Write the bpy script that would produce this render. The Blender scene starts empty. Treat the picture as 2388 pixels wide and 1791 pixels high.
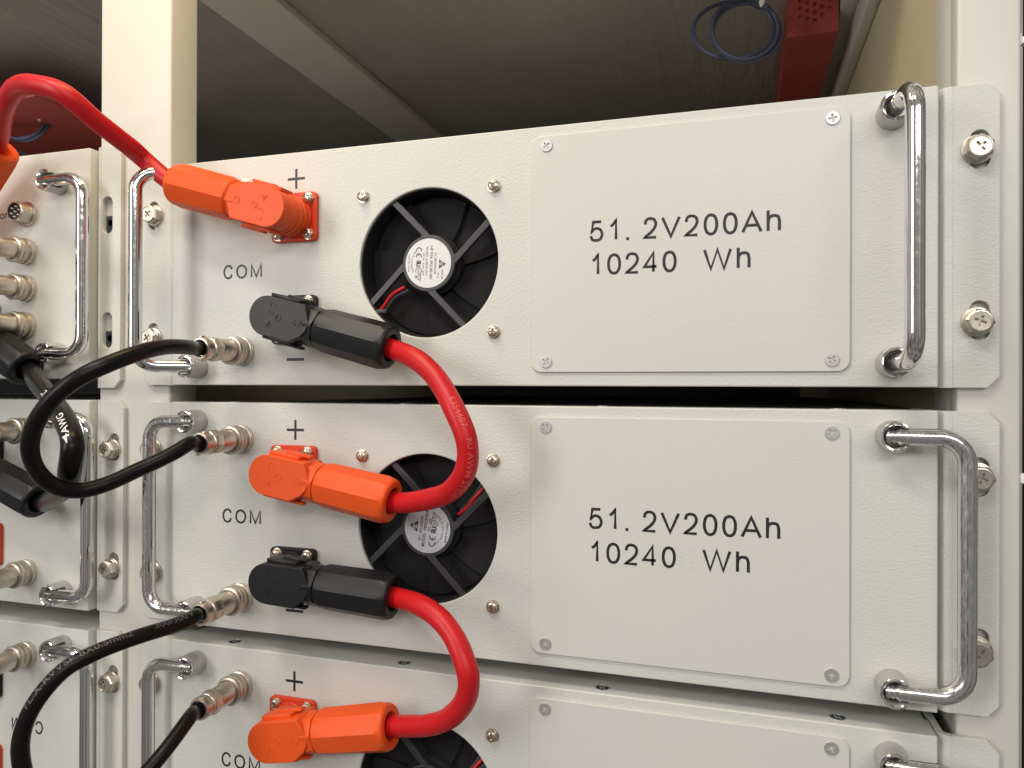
import bpy, bmesh, math, random
from mathutils import Vector, Matrix
random.seed(7)
S = 0.001                                   # everything below is laid out in millimetres
scene = bpy.context.scene
C = scene.collection
R = math.radians
PI = math.pi

# ------------------------------------------------------------------ camera
cam_data = bpy.data.cameras.new('camera')
cam = bpy.data.objects.new('camera', cam_data); C.objects.link(cam)
cam_data.sensor_width = 36.0
cam_data.lens = 36.0 * 1711.12 / 2388.0
cam_data.clip_start = 0.01; cam_data.clip_end = 50
YAW, PITCH, ROLL = 0.299246, 0.0022462, 0.0030614
fwd = Vector((-math.sin(YAW)*math.cos(PITCH), math.cos(YAW)*math.cos(PITCH), math.sin(PITCH)))
r0 = Vector((math.cos(YAW), math.sin(YAW), 0)); u0 = r0.cross(fwd)
rr = math.cos(ROLL)*r0 + math.sin(ROLL)*u0; uu = -math.sin(ROLL)*r0 + math.cos(ROLL)*u0
M3 = Matrix((rr, uu, -fwd)).transposed().to_4x4()
cam.matrix_world = Matrix.Translation(Vector((354.291, -393.449, -143.802))*S) @ M3
cam_data.dof.use_dof = True
cam_data.dof.focus_distance = 0.405
cam_data.dof.aperture_fstop = 24.0
scene.camera = cam

# ------------------------------------------------------------------ world: dim warm room, lighter overhead
world = bpy.data.worlds.new('World'); scene.world = world; world.use_nodes = True
wn = world.node_tree.nodes; wl = world.node_tree.links
bg = wn['Background']
tc = wn.new('ShaderNodeTexCoord'); sep = wn.new('ShaderNodeSeparateXYZ'); wl.new(tc.outputs['Generated'], sep.inputs[0])
cr = wn.new('ShaderNodeValToRGB'); mp = wn.new('ShaderNodeMapRange')
mp.inputs['From Min'].default_value = -1; mp.inputs['From Max'].default_value = 1
wl.new(sep.outputs['Z'], mp.inputs[0])
wl.new(mp.outputs[0], cr.inputs[0])
e = cr.color_ramp.elements
e[0].position = 0.0; e[0].color = (0.34, 0.32, 0.30, 1)
e[1].position = 1.0; e[1].color = (0.95, 0.88, 0.74, 1)
for p, c in ((0.36, (0.32, 0.31, 0.295, 1)), (0.5, (0.46, 0.445, 0.425, 1)), (0.62, (0.62, 0.60, 0.56, 1)), (0.75, (0.42, 0.39, 0.34, 1))):
    k = cr.color_ramp.elements.new(p); k.color = c
nz = wn.new('ShaderNodeTexNoise'); nz.inputs['Scale'].default_value = 3.0; nz.inputs['Detail'].default_value = 3
wm = wn.new('ShaderNodeMapping'); wm.inputs['Scale'].default_value = (1.6, 1.6, .5); wl.new(tc.outputs['Generated'], wm.inputs[0]); wl.new(wm.outputs[0], nz.inputs['Vector'])
mr = wn.new('ShaderNodeMapRange'); mr.inputs['From Min'].default_value = 0.38; mr.inputs['From Max'].default_value = 1.0
mr.inputs['To Min'].default_value = 0.22; mr.inputs['To Max'].default_value = 1.85
wl.new(nz.outputs['Fac'], mr.inputs[0])
mx = wn.new('ShaderNodeMix'); mx.data_type = 'RGBA'; mx.blend_type = 'MULTIPLY'; mx.inputs['Factor'].default_value = 1
wl.new(cr.outputs[0], mx.inputs['A']); wl.new(mr.outputs[0], mx.inputs['B'])
wl.new(mx.outputs['Result'], bg.inputs['Color']); bg.inputs['Strength'].default_value = 1.0

# ------------------------------------------------------------------ lamps
def area(name, loc, target, sx, sy, power, color):
    l = bpy.data.lights.new(name, 'AREA'); l.shape = 'RECTANGLE'; l.size = sx*S; l.size_y = sy*S
    l.energy = power; l.color = color
    o = bpy.data.objects.new(name, l); C.objects.link(o)
    o.location = Vector(loc)*S
    o.rotation_euler = (Vector(target)-Vector(loc)).to_track_quat('-Z', 'Y').to_euler()
    return o
area('ceiling_lamp', (-80, -760, 1000), (220, 0, -150), 900, 160, 9.5, (1.0, 0.97, 0.915))
area('room_lamp', (900, -1400, 500), (250, 0, -200), 1200, 200, 9.0, (1.0, 0.97, 0.94))
area('left_fill_light', (-700, -1300, 250), (50, 0, -250), 400, 900, 10.5, (1.0, 0.965, 0.935))  # added fill light, brightens the left and lower modules
area('warm_lamp', (70, -120, 350), (-20, 20, 120), 160, 60, 1.05, (1.0, 0.68, 0.29))
scene.view_settings.view_transform = 'Standard'
scene.view_settings.look = 'None'
scene.view_settings.exposure = -0.06
scene.view_settings.gamma = 1.0
scene.cycles.max_bounces = 8

# ------------------------------------------------------------------ materials
MATS = {}
def mat(name, color, rough=0.5, metal=0.0, bump=None, var=None, coat=0.0, spec=0.5, emit=None, roughvar=None, worn=None, specks=None):
    """bump=(scale per metre, distance mm, strength, stretch)  var=(scale, amount)  worn=(scale, threshold, colour, roughness)"""
    m = bpy.data.materials.new(name); m.use_nodes = True
    n = m.node_tree.nodes; l = m.node_tree.links; b = n['Principled BSDF']
    b.inputs['Base Color'].default_value = (*color, 1); b.inputs['Roughness'].default_value = rough
    b.inputs['Metallic'].default_value = metal; b.inputs['Coat Weight'].default_value = coat
    b.inputs['Specular IOR Level'].default_value = spec
    t = n.new('ShaderNodeTexCoord'); vec = t.outputs['Object']
    colsock = None
    if var:
        z = n.new('ShaderNodeTexNoise'); z.inputs['Scale'].default_value = var[0]; z.inputs['Detail'].default_value = 4
        l.new(vec, z.inputs['Vector'])
        rp = n.new('ShaderNodeValToRGB'); l.new(z.outputs['Fac'], rp.inputs[0])
        a = var[1]; tint = var[2] if len(var) > 2 else (1, 1, 1)
        rp.color_ramp.elements[0].position = .3; rp.color_ramp.elements[1].position = .7
        rp.color_ramp.elements[0].color = (*[c*(1-a) for c in color], 1)
        rp.color_ramp.elements[1].color = (*[min(1, c*(1+a)*k) for c, k in zip(color, tint)], 1)
        colsock = rp.outputs[0]
    if roughvar:
        z = n.new('ShaderNodeTexNoise'); z.inputs['Scale'].default_value = roughvar[0]; z.inputs['Detail'].default_value = 5
        l.new(vec, z.inputs['Vector'])
        q = n.new('ShaderNodeMapRange'); q.inputs['From Min'].default_value = .35; q.inputs['From Max'].default_value = .65
        q.inputs['To Min'].default_value = roughvar[1]; q.inputs['To Max'].default_value = roughvar[2]
        l.new(z.outputs['Fac'], q.inputs[0]); l.new(q.outputs[0], b.inputs['Roughness'])
    if worn:
        mpn = n.new('ShaderNodeMapping'); mpn.inputs['Scale'].default_value = (1.6, 1.6, .35); l.new(vec, mpn.inputs['Vector'])
        z = n.new('ShaderNodeTexNoise'); z.inputs['Scale'].default_value = worn[0]; z.inputs['Detail'].default_value = 9; z.inputs['Roughness'].default_value = .72
        l.new(mpn.outputs[0], z.inputs['Vector'])
        q = n.new('ShaderNodeMapRange'); q.inputs['From Min'].default_value = worn[1]-.10; q.inputs['From Max'].default_value = worn[1]+.10
        l.new(z.outputs['Fac'], q.inputs[0])
        mc = n.new('ShaderNodeMix'); mc.data_type = 'RGBA'; l.new(q.outputs[0], mc.inputs['Factor'])
        mc.inputs['A'].default_value = (*color, 1); mc.inputs['B'].default_value = (*worn[2], 1)
        colsock = mc.outputs['Result']
        m2 = n.new('ShaderNodeMapRange'); m2.inputs['To Min'].default_value = rough; m2.inputs['To Max'].default_value = worn[3]
        l.new(q.outputs[0], m2.inputs[0]); l.new(m2.outputs[0], b.inputs['Roughness'])
        m4 = n.new('ShaderNodeMapRange'); m4.inputs['To Min'].default_value = metal; m4.inputs['To Max'].default_value = .55
        m4.inputs['To Max'].default_value = .85; l.new(q.outputs[0], m4.inputs[0]); l.new(m4.outputs[0], b.inputs['Metallic'])
    if specks:
        vo = n.new('ShaderNodeTexVoronoi'); vo.inputs['Scale'].default_value = specks; l.new(vec, vo.inputs['Vector'])
        lt = n.new('ShaderNodeMath'); lt.operation = 'LESS_THAN'; lt.inputs[1].default_value = .022; l.new(vo.outputs['Distance'], lt.inputs[0])
        sc_ = n.new('ShaderNodeSeparateColor'); l.new(vo.outputs['Color'], sc_.inputs[0])
        gt = n.new('ShaderNodeMath'); gt.operation = 'GREATER_THAN'; gt.inputs[1].default_value = .80; l.new(sc_.outputs[0], gt.inputs[0])
        mu = n.new('ShaderNodeMath'); mu.operation = 'MULTIPLY'; l.new(lt.outputs[0], mu.inputs[0]); l.new(gt.outputs[0], mu.inputs[1])
        ms = n.new('ShaderNodeMix'); ms.data_type = 'RGBA'; l.new(mu.outputs[0], ms.inputs['Factor'])
        l.new(colsock, ms.inputs['A']); ms.inputs['B'].default_value = (.16, .13, .10, 1); colsock = ms.outputs['Result']
    if colsock: l.new(colsock, b.inputs['Base Color'])
    if bump:
        sc, dist, st = bump[:3]
        mpn = n.new('ShaderNodeMapping'); l.new(vec, mpn.inputs['Vector'])
        if len(bump) > 3: mpn.inputs['Scale'].default_value = bump[3]
        if len(bump) > 4: mpn.inputs['Rotation'].default_value = bump[4]
        z = n.new('ShaderNodeTexNoise'); z.inputs['Scale'].default_value = sc; z.inputs['Detail'].default_value = 3
        z.inputs['Distortion'].default_value = .6
        l.new(mpn.outputs[0], z.inputs['Vector'])
        bp = n.new('ShaderNodeBump'); bp.inputs['Strength'].default_value = st; bp.inputs['Distance'].default_value = dist*S
        l.new(z.outputs['Fac'], bp.inputs['Height']); l.new(bp.outputs[0], b.inputs['Normal'])
    if emit:
        b.inputs['Emission Color'].default_value = (*emit[0], 1); b.inputs['Emission Strength'].default_value = emit[1]
    MATS[name] = m
    return m
paint = mat('grey_powder_coat', (.625, .632, .585), .42, bump=(700, .5, .5, (.7, 1, 1.25), (0, R(20), 0)), var=(22, .012, (1.0, .99, .985)), spec=.45, specks=42)
plate = mat('smooth_grey_paint', (.632, .634, .590), .40, bump=(520, .35, .22, (.6, 1, 1.5)), var=(16, .014, (1.01, .985, .985)), spec=.45, specks=30)
postm = mat('rack_cream_paint', (.625, .610, .555), .38, bump=(260, .4, .16), var=(7, .02))
wallm = mat('cabinet_inner_paint', (.52, .46, .31), .55, bump=(150, .5, .15), var=(5, .06))
edgem = mat('bare_steel_edge', (.42, .36, .28), .5, metal=.3)
ink = mat('black_ink', (.016, .017, .020), .45)
ink_grey = mat('worn_black_ink', (.045, .042, .036), .5, var=(900, .5))
orange = mat('orange_plastic', (.78, .092, .013), .43, bump=(1500, .12, .25), var=(30, .03), spec=.28)
orange2 = mat('orange_flange_plastic', (.68, .050, .010), .40, bump=(1500, .12, .2), spec=.4)
black = mat('black_plastic', (.008, .008, .009), .44, bump=(1800, .10, .25), spec=.3)
blacks = mat('black_satin_plastic', (.010, .010, .011), .40, bump=(1500, .08, .2), spec=.36)
red = mat('red_cable_sheath', (.54, .008, .012), .40, bump=(240, .4, .06), spec=.35, var=(40, .05))
rubber = mat('black_cable_sheath', (.007, .0065, .0065), .33, bump=(200, .4, .06), spec=.20)
chrome = mat('chrome', (.80, .79, .78), .07, metal=1, bump=(70, .6, .10), roughvar=(300, .04, .16))
wornchrome = mat('scuffed_chrome', (.74, .73, .72), .10, metal=1, bump=(500, .12, .12), worn=(520, .54, (.64, .63, .63), .32))
nickel = mat('nickel', (.66, .60, .52), .36, metal=1)
nickel_d = mat('knurled_nickel', (.55, .48, .40), .34, metal=1, bump=(1600, .3, .7, (1, .25, 1)))
screwm = mat('yellow_zinc_steel', (.58, .50, .40), .24, metal=1, roughvar=(700, .15, .42))
zinc = mat('zinc_plate', (.62, .62, .62), .42, metal=.75, bump=(1200, .2, .4))
silverp = mat('satin_grey_steel', (.50, .50, .485), .40, metal=.55, bump=(500, .1, .1))
fanm = mat('fan_black_plastic', (.036, .036, .040), .42, bump=(900, .15, .15))
bladem = mat('blade_black_plastic', (.023, .022, .023), .95, spec=.06)
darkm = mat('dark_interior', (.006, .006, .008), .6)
paper = mat('white_fan_label', (.70, .70, .68), .35)
paper2 = mat('grey_fan_label', (.50, .50, .53), .35)
smudge = mat('brown_smudge', (.30, .26, .22), .6)
whitep = mat('white_print', (.80, .80, .80), .5)
greyp = mat('faded_grey_print', (.095, .09, .09), .5)
redp = mat('faded_pink_print', (.70, .085, .08), .5)
film = mat('dark_wrinkled_film', (.335, .32, .305), .30, bump=(55, 6, .6, (1, .10, 1), (0, 0, R(66))), var=(5, .12), spec=.6)
beamm = mat('grey_beam_paint', (.47, .45, .42), .5, var=(8, .05))
redbox = mat('dark_red_paint', (.36, .06, .05), .5, var=(12, .1))
bluec = mat('blue_cable', (.045, .055, .10), .45)
gold = mat('white_tag', (.62, .58, .48), .5)
steelblue = mat('blue_grey_steel', (.10, .13, .15), .25, metal=.8, bump=(700, .5, .8))

# ------------------------------------------------------------------ mesh helpers (mm in, metres out)
def mesh_from(name, V, F, m, smooth=True, angle=35):
    me = bpy.data.meshes.new(name)
    me.from_pydata([tuple(c*S for c in v) for v in V], [], F)
    me.materials.append(m)
    if smooth:
        me.polygons.foreach_set('use_smooth', [True]*len(me.polygons))
        me.update()
        me.set_sharp_from_angle(angle=R(angle))
    me.update()
    if name in FLATF or name in ('h','s'):
        for p in me.polygons:
            if abs(p.normal.y) > .999: p.use_smooth = False
    return me
FLATF = ('front_panel', 'cover_plate', 'mounting_ear', 'fan_frame', 'terminal_flange', 'perforated_front')
class MB:
    def __init__(s): s.V = []; s.F = []
    def add(s, V, F, xf=None):
        o = len(s.V)
        s.V += [tuple(xf @ Vector(v)) if xf else tuple(v) for v in V]
        s.F += [tuple(i+o for i in f) for f in F]
        return s
    def mesh(s, name, m, smooth=True, angle=35): return mesh_from(name, s.V, s.F, m, smooth, angle)
    def box(s, a, b, xf=None):
        x0, y0, z0 = a; x1, y1, z1 = b
        V = [(x0,y0,z0),(x1,y0,z0),(x1,y1,z0),(x0,y1,z0),(x0,y0,z1),(x1,y0,z1),(x1,y1,z1),(x0,y1,z1)]
        F = [(0,3,2,1),(4,5,6,7),(0,1,5,4),(1,2,6,5),(2,3,7,6),(3,0,4,7)]
        return s.add(V, F, xf)
    def bbox(s, a, b, r, xf=None, seg=2):
        bm = bmesh.new(); bmesh.ops.create_cube(bm, size=1)
        for v in bm.verts: v.co = Vector([(a[i]+b[i])/2 + v.co[i]*(b[i]-a[i]) for i in range(3)])
        bmesh.ops.bevel(bm, geom=bm.edges[:], offset=r, segments=seg, profile=.5, affect='EDGES')
        bm.verts.index_update()
        s.add([tuple(v.co) for v in bm.verts], [tuple(v.index for v in f.verts) for f in bm.faces], xf); bm.free(); return s
    def lathe(s, prof, n=32, xf=None, rfun=None):
        """prof: list of (r, h) revolved round -Y: point = (r cos, -h, r sin)"""
        V = []; F = []
        for r, h in prof:
            for i in range(n):
                a = 2*PI*i/n; k = rfun(r, h, a) if rfun else r
                V.append((k*math.cos(a), -h, k*math.sin(a)))
        for j in range(len(prof)-1):
            for i in range(n):
                a, b = j*n+i, j*n+(i+1) % n
                F.append((a, b, b+n, a+n))
        if prof[-1][0] > 1e-6: F.append(tuple((len(prof)-1)*n+i for i in range(n)))
        if prof[0][0] > 1e-6 and not getattr(s, 'opencap', False): F.append(tuple(i for i in reversed(range(n))))
        return s.add(V, F, xf)
def catmull(P, n=8, closed=False):
    P = [Vector(p) for p in P]; out = []
    N = len(P)
    rng = range(N if closed else N-1)
    for i in rng:
        if closed: p0, p1, p2, p3 = P[(i-1) % N], P[i], P[(i+1) % N], P[(i+2) % N]
        else: p0, p1, p2, p3 = P[max(i-1, 0)], P[i], P[i+1], P[min(i+2, N-1)]
        if not closed and i == 0: p0 = p1*2-p2
        if not closed and i == N-2: p3 = p2*2-p1
        # centripetal-ish
        d = [max((a-b).length**.5, 1e-6) for a, b in ((p1, p0), (p2, p1), (p3, p2))]
        for k in range(n):
            t = k/n
            m1 = ((p1-p0)/d[0] - (p2-p0)/(d[0]+d[1]) + (p2-p1)/d[1])*d[1]
            m2 = ((p2-p1)/d[1] - (p3-p1)/(d[1]+d[2]) + (p3-p2)/d[2])*d[1]
            out.append((2*t**3-3*t*t+1)*p1 + (t**3-2*t*t+t)*m1 + (-2*t**3+3*t*t)*p2 + (t**3-t*t)*m2)
    if not closed: out.append(P[-1])
    return out
def frames(path):
    T = []
    for i in range(len(path)):
        a = path[max(i-1, 0)]; b = path[min(i+1, len(path)-1)]; T.append((b-a).normalized())
    up = Vector((0, -1, 0))
    if abs(T[0].dot(up)) > .9: up = Vector((0, 0, 1))
    N = [(up - T[0]*up.dot(T[0])).normalized()]
    for i in range(1, len(path)):
        n = N[-1]-T[i]*N[-1].dot(T[i]); N.append(n.normalized())
    return T, N, [t.cross(n) for t, n in zip(T, N)]
def tube(mb, path, r, n=20, caps=True, rf=None):
    T, N, B = frames(path); V = []; F = []
    for i, p in enumerate(path):
        q = rf(i/(len(path)-1)) if rf else r
        for k in range(n):
            a = 2*PI*k/n; V.append(p + (N[i]*math.cos(a)+B[i]*math.sin(a))*q)
    for i in range(len(path)-1):
        for k in range(n):
            a, b = i*n+k, i*n+(k+1) % n; F.append((a, a+n, b+n, b))
    if caps: F += [tuple(range(n)), tuple(reversed([(len(path)-1)*n+k for k in range(n)]))]
    mb.add([tuple(v) for v in V], F)
    return mb
def sheet(name, outlines, thick, m, bevel=0.0, res=2, y=0.0, smooth=True):
    """flat plate with holes: outlines in (X, Z) mm; front face at y, back at y+thick"""
    cu = bpy.data.curves.new('tmp', 'CURVE'); cu.dimensions = '2D'; cu.fill_mode = 'BOTH'
    for o in outlines:
        sp = cu.splines.new('POLY'); sp.points.add(len(o)-1); sp.use_cyclic_u = True
        for p, q in zip(sp.points, o): p.co = (q[0], q[1], 0, 1)
    cu.extrude = max(thick/2-bevel, 1e-4); cu.bevel_depth = bevel; cu.bevel_resolution = res; cu.offset = -bevel
    ob = bpy.data.objects.new('tmp', cu); C.objects.link(ob)
    dg = bpy.context.evaluated_depsgraph_get(); dg.update()
    me = bpy.data.meshes.new_from_object(ob.evaluated_get(dg))
    bpy.data.objects.remove(ob); bpy.data.curves.remove(cu)
    bm = bmesh.new(); bm.from_mesh(me); bmesh.ops.remove_doubles(bm, verts=bm.verts, dist=1e-3)
    bmesh.ops.recalc_face_normals(bm, faces=bm.faces)
    V = [(v.co.x, -v.co.z + y + thick/2, v.co.y) for v in bm.verts]; F = [tuple(v.index for v in f.verts) for f in bm.faces]
    bm.free(); bpy.data.meshes.remove(me)
    return mesh_from(name, V, F, m, smooth, 30)
def rrect(x0, z0, x1, z1, r, n=6):
    o = []
    for cx, cz, a0 in ((x1-r, z1-r, 0), (x0+r, z1-r, 90), (x0+r, z0+r, 180), (x1-r, z0+r, 270)):
        for k in range(n+1):
            a = R(a0+90*k/n); o.append((cx+r*math.cos(a), cz+r*math.sin(a)))
    return o
def circ(cx, cz, r, n=48): return [(cx+r*math.cos(2*PI*k/n), cz+r*math.sin(2*PI*k/n)) for k in range(n)]
def slot(cx, z0, z1, w, n=10):
    r = w/2; o = []
    for k in range(n+1): a = PI*k/n; o.append((cx+r*math.cos(a), z1-r+r*math.sin(a)))
    for k in range(n+1): a = PI+PI*k/n; o.append((cx+r*math.cos(a), z0+r+r*math.sin(a)))
    return o
def fixn(me):
    bm = bmesh.new(); bm.from_mesh(me); bmesh.ops.remove_doubles(bm, verts=bm.verts, dist=1e-7); bmesh.ops.recalc_face_normals(bm, faces=bm.faces); bm.to_mesh(me); bm.free()
def boolean(me, cutter, name):
    fixn(me); fixn(cutter)
    a = bpy.data.objects.new('a', me); b = bpy.data.objects.new('b', cutter); C.objects.link(a); C.objects.link(b)
    md = a.modifiers.new('b', 'BOOLEAN'); md.object = b; md.operation = 'DIFFERENCE'; md.solver = 'EXACT'; md.use_self = True
    dg = bpy.context.evaluated_depsgraph_get(); dg.update()
    out = bpy.data.meshes.new_from_object(a.evaluated_get(dg)); out.name = name
    bpy.data.objects.remove(a); bpy.data.objects.remove(b)
    out.polygons.foreach_set('use_smooth', [True]*len(out.polygons)); out.set_sharp_from_angle(angle=R(32))
    return out
def join(name, meshes):
    """several meshes (possibly different materials) into one"""
    bm = bmesh.new(); mats = []
    for me in meshes:
        base = {}
        for i, m in enumerate(me.materials):
            if m not in mats: mats.append(m)
            base[i] = mats.index(m)
        st = len(bm.faces); bm.from_mesh(me); bm.faces.ensure_lookup_table()
        for f in bm.faces[st:]: f.material_index = base.get(f.material_index, 0)
    out = bpy.data.meshes.new(name); bm.to_mesh(out); bm.free()
    for m in mats: out.materials.append(m)
    out.set_sharp_from_angle(angle=R(32)) if False else None
    return out

# ------------------------------------------------------------------ objects
def link(name, me, parent=None, loc=(0, 0, 0), rot=(0, 0, 0), label=None, stuff=None):
    o = bpy.data.objects.new(name, me); C.objects.link(o)
    o.location = Vector(loc)*S; o.rotation_euler = rot
    if parent: o.parent = parent
    if label: o['label'] = label
    return o
def thing(name, label, cat, loc=(0, 0, 0), rot=(0, 0, 0), group=None, me=None):
    o = bpy.data.objects.new(name, me); C.objects.link(o)
    if me is None: o.empty_display_size = .02
    o.location = Vector(loc)*S; o.rotation_euler = rot
    o['label'] = label; o['category'] = cat
    if group: o['group'] = group
    return o
def structure(name, me, loc=(0, 0, 0)):
    o = link(name, me, None, loc); o['kind'] = 'structure'; return o

# ------------------------------------------------------------------ lettering drawn with constant-width strokes
def arc(cx, cy, rx, ry, a0, a1, n=14):
    return [(cx+rx*math.cos(R(a0+(a1-a0)*k/n)), cy+ry*math.sin(R(a0+(a1-a0)*k/n))) for k in range(n+1)]
def sm(*P): return [(p.x, p.y) for p in catmull([(a, b, 0) for a, b in P], 6)]
GL = {
 '5': [[(.92, 1), (.22, 1)]+sm((.07, .46), (.24, .59), (.5, .65), (.85, .56), (1, .33), (.86, .08), (.48, 0), (.14, .06), (0, .25))],
 '1': [sm((0, .72), (.42, .80), (.80, .94), (1, 1.03))+[(1, 0)]],
 '.': 'dot',
 '2': [sm((.04, .70), (.12, .90), (.32, .99), (.55, 1), (.85, .92), (.97, .72), (.88, .52), (.6, .30), (.2, .10), (.02, 0))+[(1, 0)]],
 'V': [[(0, 1), (.5, 0), (1, 1)]],
 '0': [sm((.5, 1), (.2, .92), (.04, .72), (0, .5), (.04, .28), (.2, .08), (.5, 0), (.8, .08), (.96, .28), (1, .5), (.96, .72), (.8, .92), (.5, 1))],
 'A': [[(0, 0), (.5, 1), (1, 0)], [(.20, .33), (.80, .33)]],
 'h': [[(0, 1.04), (0, 0)], sm((0, .44), (.07, .63), (.3, .74), (.58, .76), (.88, .70), (1, .5))+[(1, 0)]],
 '4': [[(1, .27), (0, .27), (.74, 1), (.74, 0)]],
 'W': [[(0, 1), (.25, 0), (.5, 1), (.75, 0), (1, 1)]],
 'C': [sm((1, .72), (.88, .9), (.55, 1), (.2, .88), (0, .5), (.18, .12), (.55, 0), (.88, .1), (1, .32))],
 'O': [sm((.5, 1), (.13, .84), (0, .5), (.13, .16), (.5, 0), (.87, .16), (1, .5), (.87, .84), (.5, 1))],
 'M': [[(0, 0), (0, 1), (.5, .02), (1, 1), (1, 0)]],
 '+': [[(0, .5), (1, .5)], [(.5, 0), (.5, 1)]], '-': [[(0, .5), (1, .5)]],
 'c': [sm((1, .5), (.75, .66), (.3, .62), (0, .33), (.3, .04), (.75, 0), (1, .16))],
 'o': [sm((.5, .66), (.1, .5), (0, .33), (.1, .12), (.5, 0), (.9, .12), (1, .33), (.9, .5), (.5, .66))],
 'm': [[(0, 0), (0, .68)], sm((0, .5), (.2, .66), (.42, .62), (.5, .45))+[(.5, 0)], sm((.5, .5), (.7, .66), (.92, .62), (1, .45))+[(1, 0)]],
}
def ribbon(mb, pts, w, y):
    P = [Vector((a, b)) for a, b in pts]; Q = [P[0]]
    for p in P[1:]:
        if (p-Q[-1]).length > 1e-4: Q.append(p)
    P = Q; n = len(P); closed = (P[0]-P[-1]).length < 1e-3
    L = []; Rr = []
    for i in range(n):
        if closed and i in (0, n-1): d1 = (P[-1]-P[-2]).normalized(); d2 = (P[1]-P[0]).normalized()
        else:
            d1 = (P[i]-P[i-1]).normalized() if i else (P[1]-P[0]).normalized()
            d2 = (P[i+1]-P[i]).normalized() if i < n-1 else d1
        n1 = Vector((-d1.y, d1.x)); n2 = Vector((-d2.y, d2.x)); mm = n1+n2
        if mm.length < .2: mm = n1
        mm.normalize(); k = min(1/max(mm.dot(n1), .3), 1.9)*w/2
        L.append(P[i]+mm*k); Rr.append(P[i]-mm*k)
    V = [(p.x, y, p.y) for p in L]+[(p.x, y, p.y) for p in Rr]
    F = [(i, n+i, n+i+1, i+1) for i in range(n-1)]
    mb.add(V, F)
def lettering(name, items, w, m, y):
    """items: (char, x0, x1, baseline z, height)"""
    mb = MB(); dy = 0
    for ch, x0, x1, z, h in items:
        g = GL[ch]
        if g == 'dot':
            mb.add([(x0, y, z), (x1, y, z), (x1, y, z+(x1-x0)), (x0, y, z+(x1-x0))], [(0, 1, 2, 3)]); continue
        a = x0+w/2; b = x1-w/2; lo = z+w/2; hi = z+h-w/2
        if ch in '+': lo, hi = z, z+h; a, b = x0, x1
        if ch == '-': a, b = x0, x1
        for st in g:
            dy = (dy+.012) % .05
            ribbon(mb, [(a+(b-a)*p[0], lo+(hi-lo)*p[1]) for p in st], w, y-dy)
    return mb.mesh(name, m, False)
def font_verts(txt, size, xs=1.0, fat=0.0):
    cu = bpy.data.curves.new('t', 'FONT'); cu.body = txt; cu.size = size; cu.resolution_u = 3; cu.offset = fat
    ob = bpy.data.objects.new('t', cu); C.objects.link(ob)
    dg = bpy.context.evaluated_depsgraph_get(); dg.update()
    me = bpy.data.meshes.new_from_object(ob.evaluated_get(dg))
    V = [(v.co.x*xs, v.co.y) for v in me.vertices]; F = [tuple(p.vertices) for p in me.polygons]
    bpy.data.objects.remove(ob); bpy.data.curves.remove(cu); bpy.data.meshes.remove(me)
    return V, F
def s_at(path, p):
    p = Vector(p); acc = 0; best = (1e9, 0)
    for a, b in zip(path, path[1:]):
        best = min(best, ((a-p).length, acc)); acc += (b-a).length
    return best[1]
def text_on_tube(name, txt, path, r, s0, size, ang, m, xs=1.0, flip=False, fat=0.0, lift=.17):
    V, F = font_verts(txt, size, xs, fat)
    bm = bmesh.new(); vs = [bm.verts.new((x, y, 0)) for x, y in V]
    for f in F:
        try: bm.faces.new([vs[i] for i in f])
        except ValueError: pass
    bmesh.ops.triangulate(bm, faces=bm.faces)
    for _ in range(3):
        long = [ed for ed in bm.edges if ed.calc_length() > .7]
        if long: bmesh.ops.subdivide_edges(bm, edges=long, cuts=1); bmesh.ops.triangulate(bm, faces=[f for f in bm.faces if len(f.verts) > 3])
    T, N, B = frames(path); acc = [0]
    for a, b in zip(path, path[1:]): acc.append(acc[-1]+(b-a).length)
    out = []
    for v in bm.verts:
        x, y = v.co.x, v.co.y - size*.35
        if flip: x, y = -x, -y
        s = s0+x; i = 0
        while i < len(acc)-2 and acc[i+1] < s: i += 1
        t = (s-acc[i])/max(acc[i+1]-acc[i], 1e-6)
        p = path[i].lerp(path[i+1], t); n = N[i].lerp(N[i+1], t); b = B[i].lerp(B[i+1], t)
        a = R(ang)-y/r
        out.append(tuple(p+(n*math.cos(a)+b*math.sin(a))*(r+lift)))
    bm.verts.index_update(); FF = [tuple(v.index for v in f.verts) for f in bm.faces]; bm.free()
    return mesh_from(name, out, FF, m, False)

# ------------------------------------------------------------------ prototype meshes
def pan_screw(name, r, h, m, washer=True):
    mb = MB()
    pr = []
    if washer: pr += [(r*1.22, 0), (r*1.22, .5), (r*1.12, .55), (r*1.12, 1.3), (r*1.0, 1.35)]
    b = 1.35 if washer else 0
    pr += [(r, b), (r*1.02, b+h*.35), (r*.93, b+h*.68), (r*.7, b+h*.9), (r*.35, b+h*.99), (0.001, b+h)]
    mb.lathe(pr, 28); me = mb.mesh(name, m)
    cut = MB(); top = b+h+.2
    for a in (20, 110): cut.box((-r*.62, -top, -r*.13), (r*.62, -(b+h*.35), r*.13), Matrix.Rotation(R(a), 4, 'Y'))
    return boolean(me, cut.mesh('c', darkm, False), name)
SCREW = pan_screw('screw', 3.1, 2.1, screwm)
SCREW_T = pan_screw('flange_screw', 3.0, 2.0, screwm)
def flat_screw():
    mb = MB(); mb.lathe([(3.3, 0), (3.35, .5), (3.2, .72), (0.001, .75)], 28); me = mb.mesh('plate_screw', zinc)
    cut = MB()
    for a in (25, 115): cut.box((-2.1, -1.2, -.45), (2.1, .2, .45), Matrix.Rotation(R(a), 4, 'Y'))
    return boolean(me, cut.mesh('c', darkm, False), 'plate_screw')
PSCREW = flat_screw()
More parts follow.
